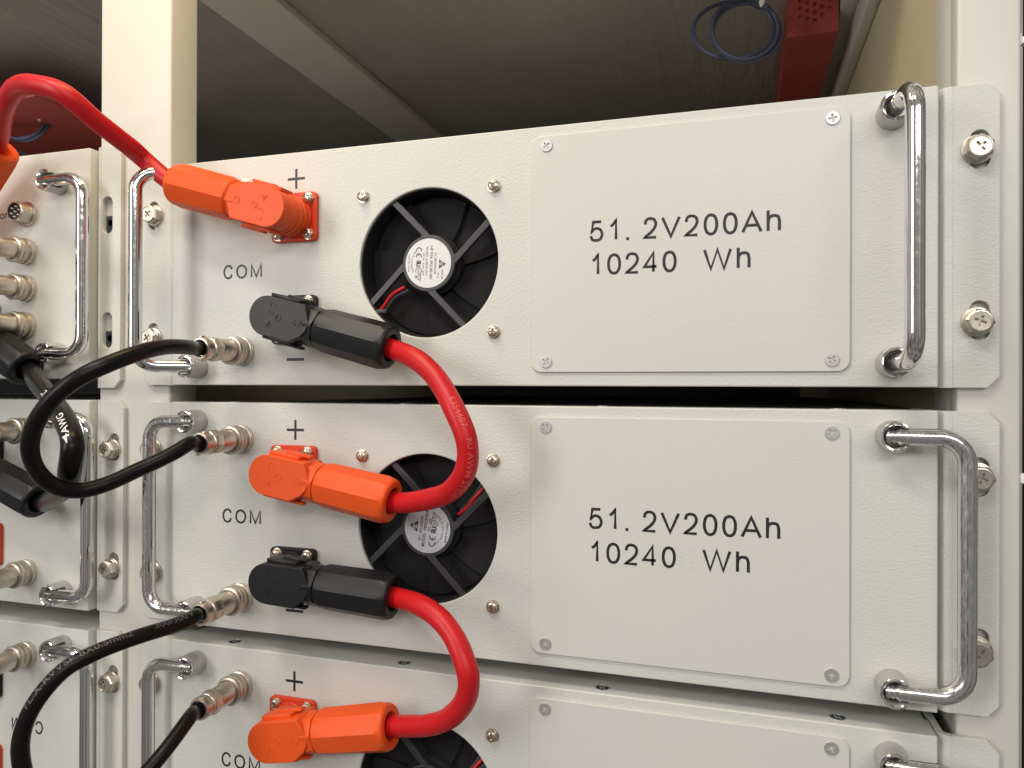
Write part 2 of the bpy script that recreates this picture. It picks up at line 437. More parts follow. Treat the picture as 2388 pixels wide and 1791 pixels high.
def tscrew():
    a = MB(); a.lathe([(3.9, 0), (3.9, .25), (3.3, .3), (3.2, .12)], 28); b = MB(); b.lathe([(3.2, 0), (3.2, .15), (0.001, .16)], 28)
    c = MB()
    for q in (30, 120): c.box((-2, -.35, -.4), (2, -.1, .4), Matrix.Rotation(R(q), 4, 'Y'))
    return join('top_screw', [a.mesh('a', zinc), b.mesh('b', steelblue), c.mesh('c', zinc, False)])
TSCREW = tscrew()
def hexbolt():
    mb = MB()
    mb.lathe([(6.9, 0), (6.9, 1.0), (6.3, 1.2)], 32)
    mb.lathe([(6.2, 1.2), (6.1, 1.9), (5.4, 2.1)], 32)
    mb.lathe([(6.15, 1.6), (6.3, 2.0), (6.3, 5.3), (5.2, 6.2)], 6)
    mb.lathe([(5.0, 5.9), (5.0, 6.5), (4.5, 6.6), (4.3, 6.3), (0.001, 6.2)], 32)
    me = mb.mesh('mounting_bolt', nickel, angle=28)
    cut = MB()
    for a in (15, 105): cut.box((-2.7, -7, -.62), (2.7, -4.6, .62), Matrix.Rotation(R(a), 4, 'Y'))
    return boolean(me, cut.mesh('c', darkm, False), 'mounting_bolt')
BOLT = hexbolt()
def ferrule():
    mb = MB()
    mb.lathe([(7.2, 0), (7.3, .4), (7.3, 12.3), (7.0, 12.9), (6.4, 13.0), (5.7, 12.6), (5.4, 11.8), (5.4, 3.2), (0.001, 3.0)], 48)
    me = mb.mesh('ferrule', silverp, angle=40)
    cut = MB(); cut.box((2, -14.5, -4.6), (9, -4.6, 4.6))
    out = boolean(me, cut.mesh('c', chrome, False), 'ferrule')
    rim = MB()
    pts = [Vector((6.35*math.cos(a), -12.9, 6.35*math.sin(a))) for a in [R(48+264*k/40) for k in range(41)]]
    tube(rim, pts, .85, 10); 
    return join('ferrule', [out, rim.mesh('rim', chrome)])
FERR = ferrule()
def handle_mesh(m, span=120.0, arm=30.0, r=4.1, bend=12.0):
    mb = MB(); P = [Vector((1.0, 0, 0)), Vector((5, 0, 0))]
    x1 = arm
    P += [Vector((x1-bend+bend*math.sin(R(a)), 0, -(bend-bend*math.cos(R(a))))) for a in range(0, 91, 9)]
    P += [Vector((x1, 0, -span*k/8)) for k in range(1, 8) if bend < span*k/8 < span-bend]
    P += [Vector((x1-bend+bend*math.cos(R(a)), 0, -span+bend-bend*math.sin(R(a)))) for a in range(0, 91, 9)]
    P += [Vector((5, 0, -span)), Vector((1.0, 0, -span))]
    tube(mb, P, r, 28)
    for z in (0, -span):                                    # grooved pivot block inside each ferrule
        for k in range(3):
            tube(mb, [Vector((-3.6+k*1.9, 0, z)), Vector((-2.3+k*1.9, 0, z))], 3.5, 18)
        tube(mb, [Vector((-4.2, 0, z)), Vector((2, 0, z))], 2.9, 18)
    return mb.mesh('handle', m, angle=50)
HANDLE = handle_mesh(chrome); HANDLE_W = handle_mesh(wornchrome); HANDLE_L = handle_mesh(chrome, 117.5)
def flange(m, name):
    mb = sheet(name, [rrect(-16, -15, 16, 15, 3.2)], 3.0, m, .6, y=-3.0)
    ring = MB(); ring.lathe([(13.2, 0), (13.2, 4.6), (12.6, 5.2), (9.5, 5.2), (9.5, 2), (0.001, 2)], 40)
    return join(name, [mb, ring.mesh('r', m)])
FL_O = flange(orange2, 'terminal_flange'); FL_B = flange(black, 'terminal_flange')
def plug_head(m):
    # direction +X, pin axis at origin, front face at y = -30
    mb = MB()
    mb.lathe([(11.2, 5.2), (12.3, 5.4), (12.3, 9.0), (11.6, 9.3), (11.6, 11.0), (12.4, 11.3), (12.4, 13.6), (11.7, 13.9), (11.7, 15.6), (12.4, 15.9), (12.2, 17.5), (11.7, 18.2), (11.7, 26), (11.0, 27)], 48)
    a = mb.mesh('h', m)
    out = [(11.7*math.cos(R(t)), 11.7*math.sin(R(t))) for t in range(90, 271, 9)]
    out += [(17.5, -11.7), (24.5, -7.0), (27.6, -3.0), (28.3, 2.5), (23.5, 11.7)]
    b = sheet('h', [out], 19.5, m, .45, y=-30)
    nk = MB(); X = Matrix.Rotation(R(90), 4, 'Z')            # -Y axis -> +X
    def oct_(r, h, t): return r*math.cos(PI/8)/max(math.cos(((t+R(9)) % (PI/4))-PI/8), .5)
    nk.lathe([(7, 14), (9.6, 15), (12.2, 24.5), (11.9, 30), (8, 30.2)], 64, Matrix.Translation((0, -18.5, 0)) @ X, oct_)
    tb = MB()
    for s_ in (1, -1):
        tb.bbox((-3, -25.5, min(11.5*s_, 13.6*s_)), (17, -13.5, max(11.5*s_, 13.6*s_)), .5)
        tb.bbox((5, -21, min(13*s_, 14.8*s_)), (21.5, -16.5, max(13*s_, 14.8*s_)), .6)
    em = MB(); y = -30.05
    def ring(cx, cz, r, a0=0, a1=360):
        tube(em, [Vector((cx+r*math.cos(R(t)), y, cz+r*math.sin(R(t)))) for t in range(a0, a1+1, 15)], .15, 6)
    ring(8.2, 0.5, 1.9); ring(8.2, .5, 1.0, 90, 300); ring(21, .2, 2.1); ring(21.3, -.6, 1.0, 0, 250)
    ring(3.2, 6.6, 1.6, 0, 240); ring(3.0, 3.0, 1.5, 150, 360)
    T = [Vector((1.2, y, -6.5)), Vector((4.4, y, -6.0)), Vector((3.0, y, -2.6)), Vector((1.2, y, -6.5))]
    for q in range(3): tube(em, [T[q], T[q+1]], .15, 6)
    tube(em, [Vector((2.4, y, -5.6)), Vector((3.2, y, -4.2))], .2, 6)
    return join('plug_head', [a, b, nk.mesh('n', m, angle=18), tb.mesh('t', m), em.mesh('e', m)])
def plug_sleeve(m, m_in):
    mb = MB(); X = Matrix.Rotation(R(90), 4, 'Z')
    def oc(r, h, t):
        k = min(1, max(0, (h-31.0)/3.0))*min(1, max(0, (74.6-h)/3.0)) if r > 10.5 else 0
        o = r*math.cos(PI/8)/math.cos(((t+R(7.5)) % (PI/4))-PI/8)
        return r*.955*(1-k)+o*k
    pr = [(9.5, 30.4), (11.6, 30.6), (12.6, 31.6), (13.0, 34.5), (13.2, 52), (13.5, 71.5), (13.3, 74.4), (12.8, 75.8), (11.8, 76.6), (8.5, 76.6), (8.0, 75.6), (7.7, 62), (0.001, 61.8)]
    mb.lathe(pr, 96, Matrix.Translation((0, -18.5, 0)) @ X, oc)
    return mb.mesh('plug_sleeve', m, angle=14)
HEAD_O, HEAD_B = plug_head(orange), plug_head(blacks)
SLV_O, SLV_B = plug_sleeve(orange, orange), plug_sleeve(blacks, blacks)
def signal_socket():
    mb = MB(); mb.lathe([(8.9, 0), (8.9, 1.6), (8.3, 2.0), (7.0, 2.0), (7.0, 9.5), (6.4, 10.2), (6.0, 10.2), (6.0, 8.2), (0.001, 8.2)], 40)
    for k in range(6): tube(mb, [Vector((7.05*math.cos(R(t)), -3-k*1.1, 7.05*math.sin(R(t)))) for t in range(0, 361, 15)], .3, 6)
    return mb.mesh('socket', nickel)
SOCKET = signal_socket()
def socket_face():
    mb = MB(); mb.lathe([(5.9, 8.25), (5.9, 8.6), (0.001, 8.6)], 32); a = mb.mesh('socket_insert', darkm)
    pn = MB()
    for k in range(7):
        x, z = (0, 0) if k == 6 else (3.6*math.cos(R(60*k+20)), 3.6*math.sin(R(60*k+20)))
        pn.lathe([(.5, 8.6), (.5, 10.0), (.3, 10.3), (0.001, 10.35)], 10, Matrix.Translation((x, 0, z)))
    return join('socket_insert', [a, pn.mesh('p', whitep)])
SOCKF = socket_face()
def connector():
    a = MB(); a.lathe([(8.8, 2.0), (9.2, 2.3), (9.2, 3.6), (8.7, 3.9), (8.2, 4.0), (8.2, 4.6)], 48)
    a.lathe([(8.3, 9.2), (8.9, 9.6), (9.15, 10.4), (9.1, 11.4), (8.6, 12.2), (7.4, 12.5), (6.9, 12.2), (6.6, 11.6)], 48)
    a.lathe([(6.6, 11.5), (6.6, 24.6), (6.4, 24.9)], 40)
    a.lathe([(6.4, 24.7), (7.0, 24.8)], 12)
    a.lathe([(6.8, 24.8), (7.5, 25.4), (7.6, 29.4), (7.0, 30.6)], 8)
    a.lathe([(6.2, 30.2), (6.7, 30.9), (6.8, 32.0), (6.2, 32.4), (6.2, 33.0), (6.75, 33.4), (6.7, 37.6), (6.1, 38.6), (5.2, 38.7), (4.7, 38.2), (4.5, 36.0)], 32)
    for q in (100, 280):
        M = Matrix.Rotation(R(q), 4, 'Y'); a.bbox((5.2, -38.0, -.9), (7.4, -33.6, .9), .3, M)
    k = MB(); k.lathe([(8.4, 4.6), (8.75, 4.9), (8.75, 8.9), (8.4, 9.3)], 96, rfun=lambda r, h, t: r+.10*math.cos(32*t))
    return join('signal_connector', [a.mesh('a', nickel, angle=40), k.mesh('k', nickel_d, angle=70)])
CONN = connector()

# ------------------------------------------------------------------ fan
FX, FZ, FR = 180.8, -72.3, 43.6
def fan(root, kind):
    f = link('cooling_fan', None, root, (FX, 0, FZ)); f.empty_display_size = .01
    mb = MB(); mb.lathe([(48, -1.8), (48, -25.5), (43.2, -25.5), (43.2, -1.8), (48, -1.8)][::-1], 72)
    if 'frame' not in FANC:
        # outer ring with the four spokes and the hub disc in one moulding
        fr = MB(); fr.opencap = True
        V = []; n = 96
        for r, h in ((49, -1.7), (43.9, -1.7), (43.0, -3.0), (42.0, -8), (42.6, -25.0), (49, -25)):
            pass
        prof = [(49, -1.7), (43.9, -1.7), (42.9, -2.6), (42.0, -9), (42.4, -19.2)]
        nseg = 96
        for r, h in prof:
            for i in range(nseg): a = 2*PI*i/nseg; V.append((r*math.cos(a), -h, r*math.sin(a)))
        F = [(j*nseg+i, j*nseg+(i+1) % nseg, (j+1)*nseg+(i+1) % nseg, (j+1)*nseg+i) for j in range(len(prof)-1) for i in range(nseg)]
        fr.add(V, F)
        hub = sheet('fan_frame', [circ(0, 0, 16.6, 64)], 3.2, fanm, .5, y=2.2)
        sp = []
        for k in range(4):
            a = R(45+90*k)
            # spoke runs outward, tangential, offset 10 mm from the centre
            d = Vector((math.cos(a), math.sin(a))); nrm = Vector((-d.y, d.x))
            off = nrm*(-10.5)
            w = 1.9
            pts = [off+d*8-nrm*w, off+d*44-nrm*w, off+d*44+nrm*w, off+d*15.5+nrm*w, off+d*12.2+nrm*(w+2.0), off+d*10+nrm*(w+7)]
            sp.append(sheet('s', [[tuple(p) for p in pts]], 3.0, fanm, .4, y=2.3+.02*k))
        FANC['frame'] = join('fan_frame', [fr.mesh('f', bladem), hub]+sp)
        bl = []
        for k in range(7):
            V = []; F = []; m_, n_ = 8, 6
            for i in range(m_+1):
                r = 18+23.4*i/m_
                for j in range(n_+1):
                    t = j/n_; a = R(360/7*k + 58*t + 10*(i/m_)); V.append((r*math.cos(a), 12+3.0*t+.6*math.sin(PI*t), r*math.sin(a)))
            for i in range(m_):
                for j in range(n_): F.append((i*(n_+1)+j, (i+1)*(n_+1)+j, (i+1)*(n_+1)+j+1, i*(n_+1)+j+1))
            bl.append((V, F))
        q = MB()
        for V, F in bl: q.add(V, F)
        q.lathe([(18.2, -18), (18.2, -8.4), (17, -7.6), (0.001, -7.6)], 48)
        FANC['rotor'] = q.mesh('rotor', bladem)
        FANC['back'] = MB().box((-43.3, 18.7, -43.3), (43.3, 19.3, 43.3)).mesh('fan_back', bladem, False)
    link('fan_frame', FANC['frame'], f); link('rotor', FANC['rotor'], f); link('fan_back', FANC['back'], f)
    # round label
    disc = sheet('fan_label', [circ(0, 0, 14.4, 64)], .3, paper if kind != 2 else paper2, 0, y=1.85)
    parts = [disc]; yb = 1.80
    ang = {1: -90-2, 2: 82, 3: 20}[kind]
    tx = MB(); cnt = [0]
    def put(t, x, z, size, rot=0, xs=1.0, fat=0.0, center=True):
        V, F = font_verts(t, size, xs, fat)
        w = max(v[0] for v in V)-min(v[0] for v in V); x0 = min(v[0] for v in V)
        c, s_ = math.cos(R(rot)), math.sin(R(rot))
        VV = []
        for a, b in V:
            a = a-x0-(w/2 if center else 0); b = b-size*.35
            VV.append((x+a*c-b*s_, yb, z+a*s_+b*c))
        # reversed winding keeps the faces towards -Y
        tx.add(VV, F)
    def strokes(lst, w):
        for st in lst: cnt[0] = (cnt[0]+1) % 5; ribbon(tx, st, w, yb-.01*cnt[0])
    def tri(x, z, s_):
        tx.add([(x-s_, yb, z-s_*.75), (x+s_, yb, z-s_*.75), (x, yb, z+s_*.85)], [(0, 1, 2)])
    white = MB()
    def swirl(x, z, s_):
        for a, b, w_, rx, rz in ((20, 330, .32, .45, .33), (0, 360, .25, .2, .13)):
            ribbon(white, [(x+s_*rx*math.cos(R(t)), z-.25*s_+s_*rz*math.sin(R(t))) for t in range(a, b+1, 15)], w_, yb-.08)
    def cemark(x, z, h):
        strokes([arc(x-h*.45, z, h*.5, h*.5, 70, 290), arc(x+h*.62, z, h*.5, h*.5, 70, 290), [(x+h*.15, z), (x+h*.55, z)]], h*.17)
    def ru(x, z, h):
        strokes([[(x, z-h/2), (x, z+h/2), (x-h*.42, z+h*.42), (x-h*.42, z+.05*h), (x, z)], [(x-h*.1, z), (x-h*.5, z-h/2)],
                 [(x+h*.22, z+h/2), (x+h*.22, z-h*.3), (x+h*.45, z-h*.5), (x+h*.7, z-h*.3), (x+h*.7, z+h/2)]], h*.2)
    def csa(x, z, r):
        strokes([arc(x, z, r, r, -20, 310)], r*.16); put('SA', x+.1, z, r*1.15)
    def vde(x, z, r):
        strokes([[(x-r, z+r*.8), (x+r, z+r*.8), (x, z-r), (x-r, z+r*.8)]], r*.14); put('VDE', x, z+.3*r, r*.7)
    if kind == 1:
        tri(0.6, 9.0, 2.7); swirl(.6, 9.0, 2.7)
        put('542812R', 6.6, 9.2, 1.6); put('REV 6', 7.2, 6.6, 1.3)
        put('DC BRUSHLESS', 0.2, 4.6, 1.9); put('HP P/N: 392185-001', -.3, 2.0, 2.35, fat=.02); put('MODEL AUB0912VH', -1.2, -.9, 1.9)
        put('DC12V   0.60A -4E49', .6, -3.0, 1.5)
        cemark(-6.0, -6.1, 3.2); ru(-.2, -6.2, 2.7); csa(4.4, -6.0, 1.9); vde(8.4, -6.0, 1.9); put('ZP', 6.5, -4.6, 1)
        for i, ch in enumerate('DELTA ELECTRONICS, INC.'):
            a = R(232+i*4.1)
            if ch != ' ': put(ch, 10.8*math.cos(a), 10.8*math.sin(a)+.2, 1.45, rot=math.degrees(a)+90)
        put('MADE IN CHINA', 0, -12.2, 1.4)
    else:
        tri(0, 8.6, 3.3); swirl(0, 8.6, 3.3)
        put('DC  BRUSHLESS', -.4, 4.0, 2.1, fat=.03); put('MODEL  FEN121SUN', .2, 1.4, 2.5, fat=.05)
        put('DC  12V', 2.4, -1.3, 2.1, fat=.04)
        cemark(-6.4, -4.0, 3.5); ru(-.6, -4.2, 2.9); csa(3.8, -4.2, 2.0); vde(8.4, -4.0, 1.9); put('ZP', 6.3, -2.6, 1.1)
        for i, ch in enumerate('Wind smooth cooling fan'):
            a = R(222+i*4.35)
            if ch != ' ': put(ch, 10.3*math.cos(a), 10.3*math.sin(a)+.6, 1.5, rot=math.degrees(a)+90, fat=.02)
        put('MADE IN CHINA', 0, -12.2, 1.6, fat=.03)
    parts += [tx.mesh('t', ink, False), white.mesh('w', paper, False)]
    link('fan_label', join('fan_label', parts), f, rot=(0, -R(ang), 0))
    # lead wires along one spoke
    w = MB()
    if kind == 1:
        tube(w, catmull([(-16, 4.4, -13), (-24, 3.6, -17.5), (-31, 3.4, -26), (-38, 4.0, -31)], 8), .95, 8)
    else:
        tube(w, catmull([(19, 3.4, 9), (24, 3.0, 13), (29, 3.0, 19), (34, 4.2, 25)], 8), .95, 8)
    link('lead_wire', w.mesh('lead_wire', red), f)
    w2 = MB()
    if kind == 1: tube(w2, catmull([(-14, 5.4, -15), (-23, 4.6, -19.5), (-29, 4.6, -27), (-36, 4.6, -34)], 8), .95, 8); w2.bbox((-34, 2.0, -28.5), (-27, 3.6, -26), .5, Matrix.Identity(4))
    else: tube(w2, catmull([(20, 4.4, 11), (24, 4.2, 15), (29, 4.2, 21), (33, 4.4, 27)], 8), .95, 8)
    link('lead_wire', w2.mesh('lead_wire', fanm), f)
FANC = {}

# ------------------------------------------------------------------ battery module
W_, H_ = 445.3, 144.0
CACHE = {}
def cached(k, fn):
    if k not in CACHE: CACHE[k] = fn()
    return CACHE[k]
def ear_mesh(side, w, top, bot, slots, x0=0.0):
    """ear plate beside the body. side=+1 right, -1 left; x measured outward from the body edge"""
    r = 6.0
    X = lambda x: x0+side*x
    out = [(X(r+.6), top), (X(w-5), top), (X(w), top-5.5), (X(w), bot+5.5), (X(w-5), bot), (X(r+.6), bot)]
    hs = [slot(X(c), z0, z1, 8.4) for c, z0, z1 in slots]
    a = sheet('mounting_ear', [out]+hs, 3.4, paint, .35, y=3.0)
    prof = []
    for t in range(0, 91, 10): prof.append((r+.6-r*math.sin(R(t)), 3.0+r-r*math.cos(R(t))))
    prof.append((.6, 60)); inner = [(.6+3.2, 60)]
    for t in range(90, -1, -10): inner.append((r+.6-(r-3.2)*math.sin(R(t)), 3.0+r-(r-3.2)*math.cos(R(t))))
    P = prof+inner; n = len(P)
    V = [(X(x), y, top) for x, y in P]+[(X(x), y, bot) for x, y in P]
    F = [(i, (i+1) % n, n+(i+1) % n, n+i) for i in range(n)]
    m = len(prof)
    for i in range(m-1): F.append((i, i+1, n-2-i, n-1-i)); F.append((n+i, n+n-1-i, n+n-2-i, n+i+1))
    b = MB(); b.add(V, F); bb = b.mesh('b', paint)
    bm = bmesh.new(); bm.from_mesh(bb); bmesh.ops.recalc_face_normals(bm, faces=bm.faces); bm.to_mesh(bb); bm.free()
    return join('mounting_ear', [a, bb])
def battery(label, loc, fankind, rot=False, hl=0.0, hr=0.0, wornl=False, wornr=False, name='battery_module', group='battery modules of the rack', lettered=True):
    root = thing(name, label, 'battery', loc, (0, PI, 0) if rot else (0, 0, 0), group)
    def body():
        a = sheet('front_panel', [rrect(0, -H_, W_, 0, .8, 3), circ(FX, FZ, FR, 96)], 19.0, paint, .75, 3)
        return a
    link('front_panel', cached('body', body), root)
    link('case', cached('case', lambda: MB().box((1.2, 19.6, -H_+1.2), (W_-1.2, 560, -1.4)).mesh('case', paint, False)), root)
    pl = link('cover_plate', cached('plate', lambda: sheet('cover_plate', [rrect(244.3, -136.3, 406.5, -6.0, 6)], 1.5, plate, .25, y=-1.5)), root)
    for x in (253.0, 398.4):
        for z in (-11.5, -130.6):
            link('plate_screw', PSCREW, pl, (x, -1.5, z), (0, random.uniform(0, 1.5), 0))
    if lettered:
        L1 = [('5', 277, 284.7), ('1', 287.7, 292.2), ('.', 296.9, 298.5), ('2', 305.9, 313.4), ('V', 315.2, 325.4), ('2', 327.1, 334.6), ('0', 336.9, 344.2), ('0', 346.5, 353.8), ('A', 355.5, 365.9), ('h', 367.7, 374.6)]
        L2 = [('1', 278.1, 282.5), ('0', 286.7, 294.2), ('2', 296.3, 303.9), ('4', 305.8, 313.7), ('0', 316, 323.3), ('W', 336.6, 351.1), ('h', 353.3, 360.1)]
        it = [(c, a, b, -66.0, 11.5) for c, a, b in L1]+[(c, a, b, -84.1, 11.5) for c, a, b in L2]
        link('rating_lettering', cached('rating', lambda: lettering('rating_lettering', it, 1.52, ink, -1.56)), pl)
    mk = [('C', 39.7, 46.8, -76.6, 9.2), ('O', 49.4, 57.6, -76.6, 9.2), ('M', 60.2, 68.6, -76.5, 9.0)]
    link('port_lettering', cached('com', lambda: lettering('port_lettering', mk, 1.3, ink, -.06)), root)
    link('plus_mark', cached('plus', lambda: lettering('plus_mark', [('+', 87.0, 99.2, -22.6, 12.3)], 1.6, ink_grey if False else ink, -.06)), root)
    link('minus_mark', cached('minus', lambda: lettering('minus_mark', [('-', 86.8, 99.1, -128.9, 1.7)], 1.75, ink, -.06)), root)
    sl = [(18.0, -40.6, -22.0), (18.0, -121.5, -102.9)]
    link('mounting_ear', cached('earR', lambda: ear_mesh(1, 26.3, -.2, -H_-.2, [(17.9, a, b) for _, a, b in sl], W_)), root)
    link('mounting_ear', cached('earL', lambda: ear_mesh(-1, 26.3, -.2, -H_-.2, [(18.3, a, b) for _, a, b in sl], 0)), root)
    d = 2.0 if rot else 0.0
    for x in (-17.4, 462.4):
        for z in (-33.0, -113.6):
            zz = z+(1.6 if z > -50 else .6) if not rot else z+2.6
            link('mounting_bolt', BOLT, root, (x+random.uniform(-.5, .5), 3.0, zz), (0, random.uniform(0, 1.5), 0))
    # folding handles
    for x, side, phi, worn in ((21.0, -1, hl, wornl), (425.0, 1, hr, wornr)):
        for z in (-12.2, -132.2):
            link('ferrule', FERR, root, (x, 0, z), (0, 0 if side > 0 else PI, 0))
        rotz = -R(phi) if side > 0 else PI+R(phi)
        link('handle', HANDLE_W if worn else HANDLE, root, (x, -9.6, -12.2), (0, 0, rotz))
    for z, m in ((-40.8, FL_O), (-103.7, FL_B)):
        fl = link('terminal_flange', m, root, (93.2, 0, z))
        for a in (-10.6, 10.6):
            for b in (-10.8, 10.8):
                link('flange_screw', SCREW_T, fl, (a, -3.0, b), (0, random.uniform(0, 1.5), 0))
    for z in (-23.0, -122.6): link('signal_socket', SOCKET, root, (54.2, 0, z))
    for a in (-1, 1):
        for b in (-1, 1):
            if fankind: link('fan_screw', SCREW, root, (FX+a*41.25, 0, FZ+b*41.25), (0, random.uniform(0, 1.5), 0))
    for x in (43.2, 163.4, 283.1, 402.4): link('top_screw', TSCREW, root, (x, 8.0, 0.02), (-R(90), 0, 0))
    if fankind: fan(root, fankind)
    return root
P155 = 155.07
b1 = battery('uppermost large grey battery module, its right handle sticking straight out, below the dark opening', (0, 0, 0), 1, hl=44, hr=86)
b2 = battery('middle battery module of the right rack, with a scuffed right handle folded flat', (0, 0, -P155), 2, wornl=True, wornr=True)
fl = MB()
for k in range(34):
    x = random.choice((325.2, 326.4, 331.5))+random.gauss(0, .7); z = random.uniform(-84.5, -71.5); w = random.uniform(.12, .4); h = random.uniform(.1, .35)
    fl.add([(x, -1.57, z), (x+w, -1.57, z+.05), (x+w*.8, -1.57, z+h), (x-.05, -1.57, z+h*.7)], [(0, 1, 2, 3)])
link('ink_smudge', fl.mesh('ink_smudge', smudge, False), b2)
b3 = battery('lowest battery module of the right rack, cut off by the bottom edge of the photo', (0, 0, -2*P155), 3)
l2 = battery('middle module of the left rack, mounted upside down behind the looped black cables', (-69, 0, -298.6), 0, rot=True, lettered=False)
l3 = battery('lowest module of the left rack, upside down with inverted COM lettering', (-69, 0, -456.0), 0, rot=True, lettered=False)

# ------------------------------------------------------------------ control unit at the top of the left rack
cu = thing('control_unit', 'grey control unit at top left with a bare pin socket and two empty ear slots', 'control unit', (-69, 0, 17.8))
link('front_panel', sheet('front_panel', [rrect(-445, -157.8, 0, 0, 1.2, 3)], 19, paint, .75, 3), cu)
link('case', MB().box((-444, 19.6, -156), (-1.2, 560, -1.4)).mesh('case', paint, False), cu)
link('mounting_ear', ear_mesh(1, 23.2, .8, -164.0, [(11.9, -59.0, -33.5), (11.9, -137.0, -112.5)]), cu)
for z in (-51, -130):
    nb = MB(); nb.bbox((-3.9, -.1, -6.5), (3.9, .35, 5.0), .15); nb.lathe([(3.2, 0), (3.2, .5), (2.4, .7), (2.2, .1), (.001, .1)], 20)
    link('cage_nut', nb.mesh('cage_nut', steelblue), cu, (11.9, 6.1, z))
for z in (-23.0, -140.5): link('ferrule', FERR, cu, (-26.0, 0, z))
link('handle', HANDLE_L, cu, (-26.0, -9.6, -23.0))
for z in (-42.0, -68.4, -94.2, -120.1): link('signal_socket', SOCKET, cu, (-55.6 if z < -50 else -56.0, 0, z))
link('socket_insert', SOCKF, cu, (-56.0, 0, -42.0))
link('port_lettering', lettering('port_lettering', [('c', -87.6, -83.0, -43.6, 5.6), ('o', -82.0, -77.6, -43.6, 5.6), ('m', -76.8, -71.6, -43.6, 5.6)], .75, ink, -.06), cu)
for (x, z), m in (((-107, -65), FL_O), ((-97, -118.5), FL_B)):
    fl = link('terminal_flange', m, cu, (x, 0, z))
    if m is FL_O: control_flange = fl
    for a in (-10.6, 10.6):
        for b in (-10.8, 10.8): link('flange_screw', SCREW_T, fl, (a, -3.0, b), (0, 1, 0))

# ------------------------------------------------------------------ power cables
def cable(name, pts, r, m, root, n=10, seg=24):
    path = catmull(pts, n); mb = MB(); ph = random.random()*6
    path = [p + Vector((math.sin(i*.21+ph), math.sin(i*.17+2*ph), math.cos(i*.19+ph)))*.35 for i, p in enumerate(path)]
    tube(mb, path, r, seg, rf=lambda u: r*(1+.012*math.sin(u*31+ph)+.008*math.sin(u*67)))
    return link(name, mb.mesh(name, m, angle=60), root), path
def plug_tilted(root, target, ang, tilt, m):
    """plug whose sleeve leans towards the aisle by tilt degrees and whose mouth centre is at target"""
    M = Matrix.Rotation(-R(ang), 4, 'Y') @ Matrix.Rotation(-R(tilt), 4, 'Z')
    pin = Vector(target) - M @ Vector((76, -18.5, 0)); pin.y = 0
    for nm, me in (('plug_head', HEAD_O if m == 'o' else HEAD_B), ('plug_sleeve', SLV_O if m == 'o' else SLV_B)):
        link(nm, me, root, pin, M.to_euler())
    w = lambda x: pin + M @ Vector((x, -18.5, 0))
    return pin, w(62), w(78), w(90)
def plug(root, cx, cz, ang, m):
    """right-angle plug whose pin sits at (cx, cz), pointing ang degrees up from +X; returns the mouth point and direction"""
    rt = (0, -R(ang), 0)
    flip = abs(ang) > 90
    h = link('plug_head', HEAD_O if m == 'o' else HEAD_B, root, (cx, 0, cz), rt)
    link('plug_sleeve', SLV_O if m == 'o' else SLV_B, root, (cx, 0, cz), rt)
    d = Vector((math.cos(R(ang)), 0, math.sin(R(ang))))
    q = Vector((cx, -18.5, cz))
    return q+d*62, q+d*78, q+d*90
RC = 5.75
pc = thing('power_cable', 'red cable looping from the upper black plug down to the middle orange plug, printed E354487', 'cable', group='red power cables with plugs')
a0, a1, a2 = plug(pc, 93.2, -103.7, -14.5, 'b')
c0, c1, c2 = plug(pc, 93.2, -195.9, -10.0, 'o')
o, path = cable('cable_sheath', [a0, a1, (185.5, -26.0, -129.6), (202.6, -34.0, -141.8), (214.7, -40.0, -156.2), (221.4, -42.0, -172.5), (220.5, -40.0, -187.0), (209.2, -33.0, -199.5), (191.4, -26.0, -206.4), c1, c0], RC, red, pc, 12)
LEN = sum((x-y).length for x, y in zip(path, path[1:]))
link('cable_print', text_on_tube('cable_print', 'E354487', path, RC, s_at(path, (215.2, -40.0, -149.6)), 4.6, -50, redp, 1.0, fat=.04), o)
link('cable_print', text_on_tube('cable_print', 'RU', path, RC, s_at(path, (222.1, -42.0, -170.3)), 3.8, -50, redp, 1.0, fat=.04), o)
link('cable_print', text_on_tube('cable_print', 'AWM STYLE', path, RC, s_at(path, (222.1, -42.0, -176.9)), 4.6, -50, redp, 1.0, fat=.04), o)

pc = thing('power_cable', 'red cable from the middle black plug curving down to the lowest orange plug', 'cable', group='red power cables with plugs')
a0, a1, a2 = plug(pc, 93.2, -258.8, -3.0, 'b')
c0, c1, c2 = plug(pc, 93.2, -350.9, 11.5, 'o')
cable('cable_sheath', [a0, a1, (187.3, -25.0, -263.2), (204.5, -33.0, -268.9), (217.1, -39.0, -279.1), (222.6, -41.0, -292.0), (219.9, -38.0, -305.7), (209.2, -32.0, -319.0), (192.6, -25.0, -328.9), c1, c0], RC, red, pc, 12)

pc = thing('power_cable', 'red cable arching between two orange plugs in front of the cream post', 'cable', group='red power cables with plugs')
a0, a1, a2 = plug(pc, 93.2, -40.8, 163.5, 'o')
opin, c0, c1, c2 = plug_tilted(pc, (-116.6, -27.0, 13.7), 41.0, 7.0, 'o')
control_flange.location = Vector((opin.x+69, 0, opin.z-17.8))*S
cable('cable_sheath', [a0, a1, (-0.1, -25.0, -3.2), (-0.5, -38.0, 1.3), (-2.7, -56.0, 9.4), (-9.5, -70.0, 18.9), (-19.1, -74.0, 24.3), (-32.2, -74.0, 27.8), (-51.4, -68.0, 29.4), (-70.2, -60.0, 24.8), (-91.9, -46.0, 20.4), (-108.4, -34.0, 16.4), c0+Vector((-2, 0, 3))], RC, red, pc, 12)

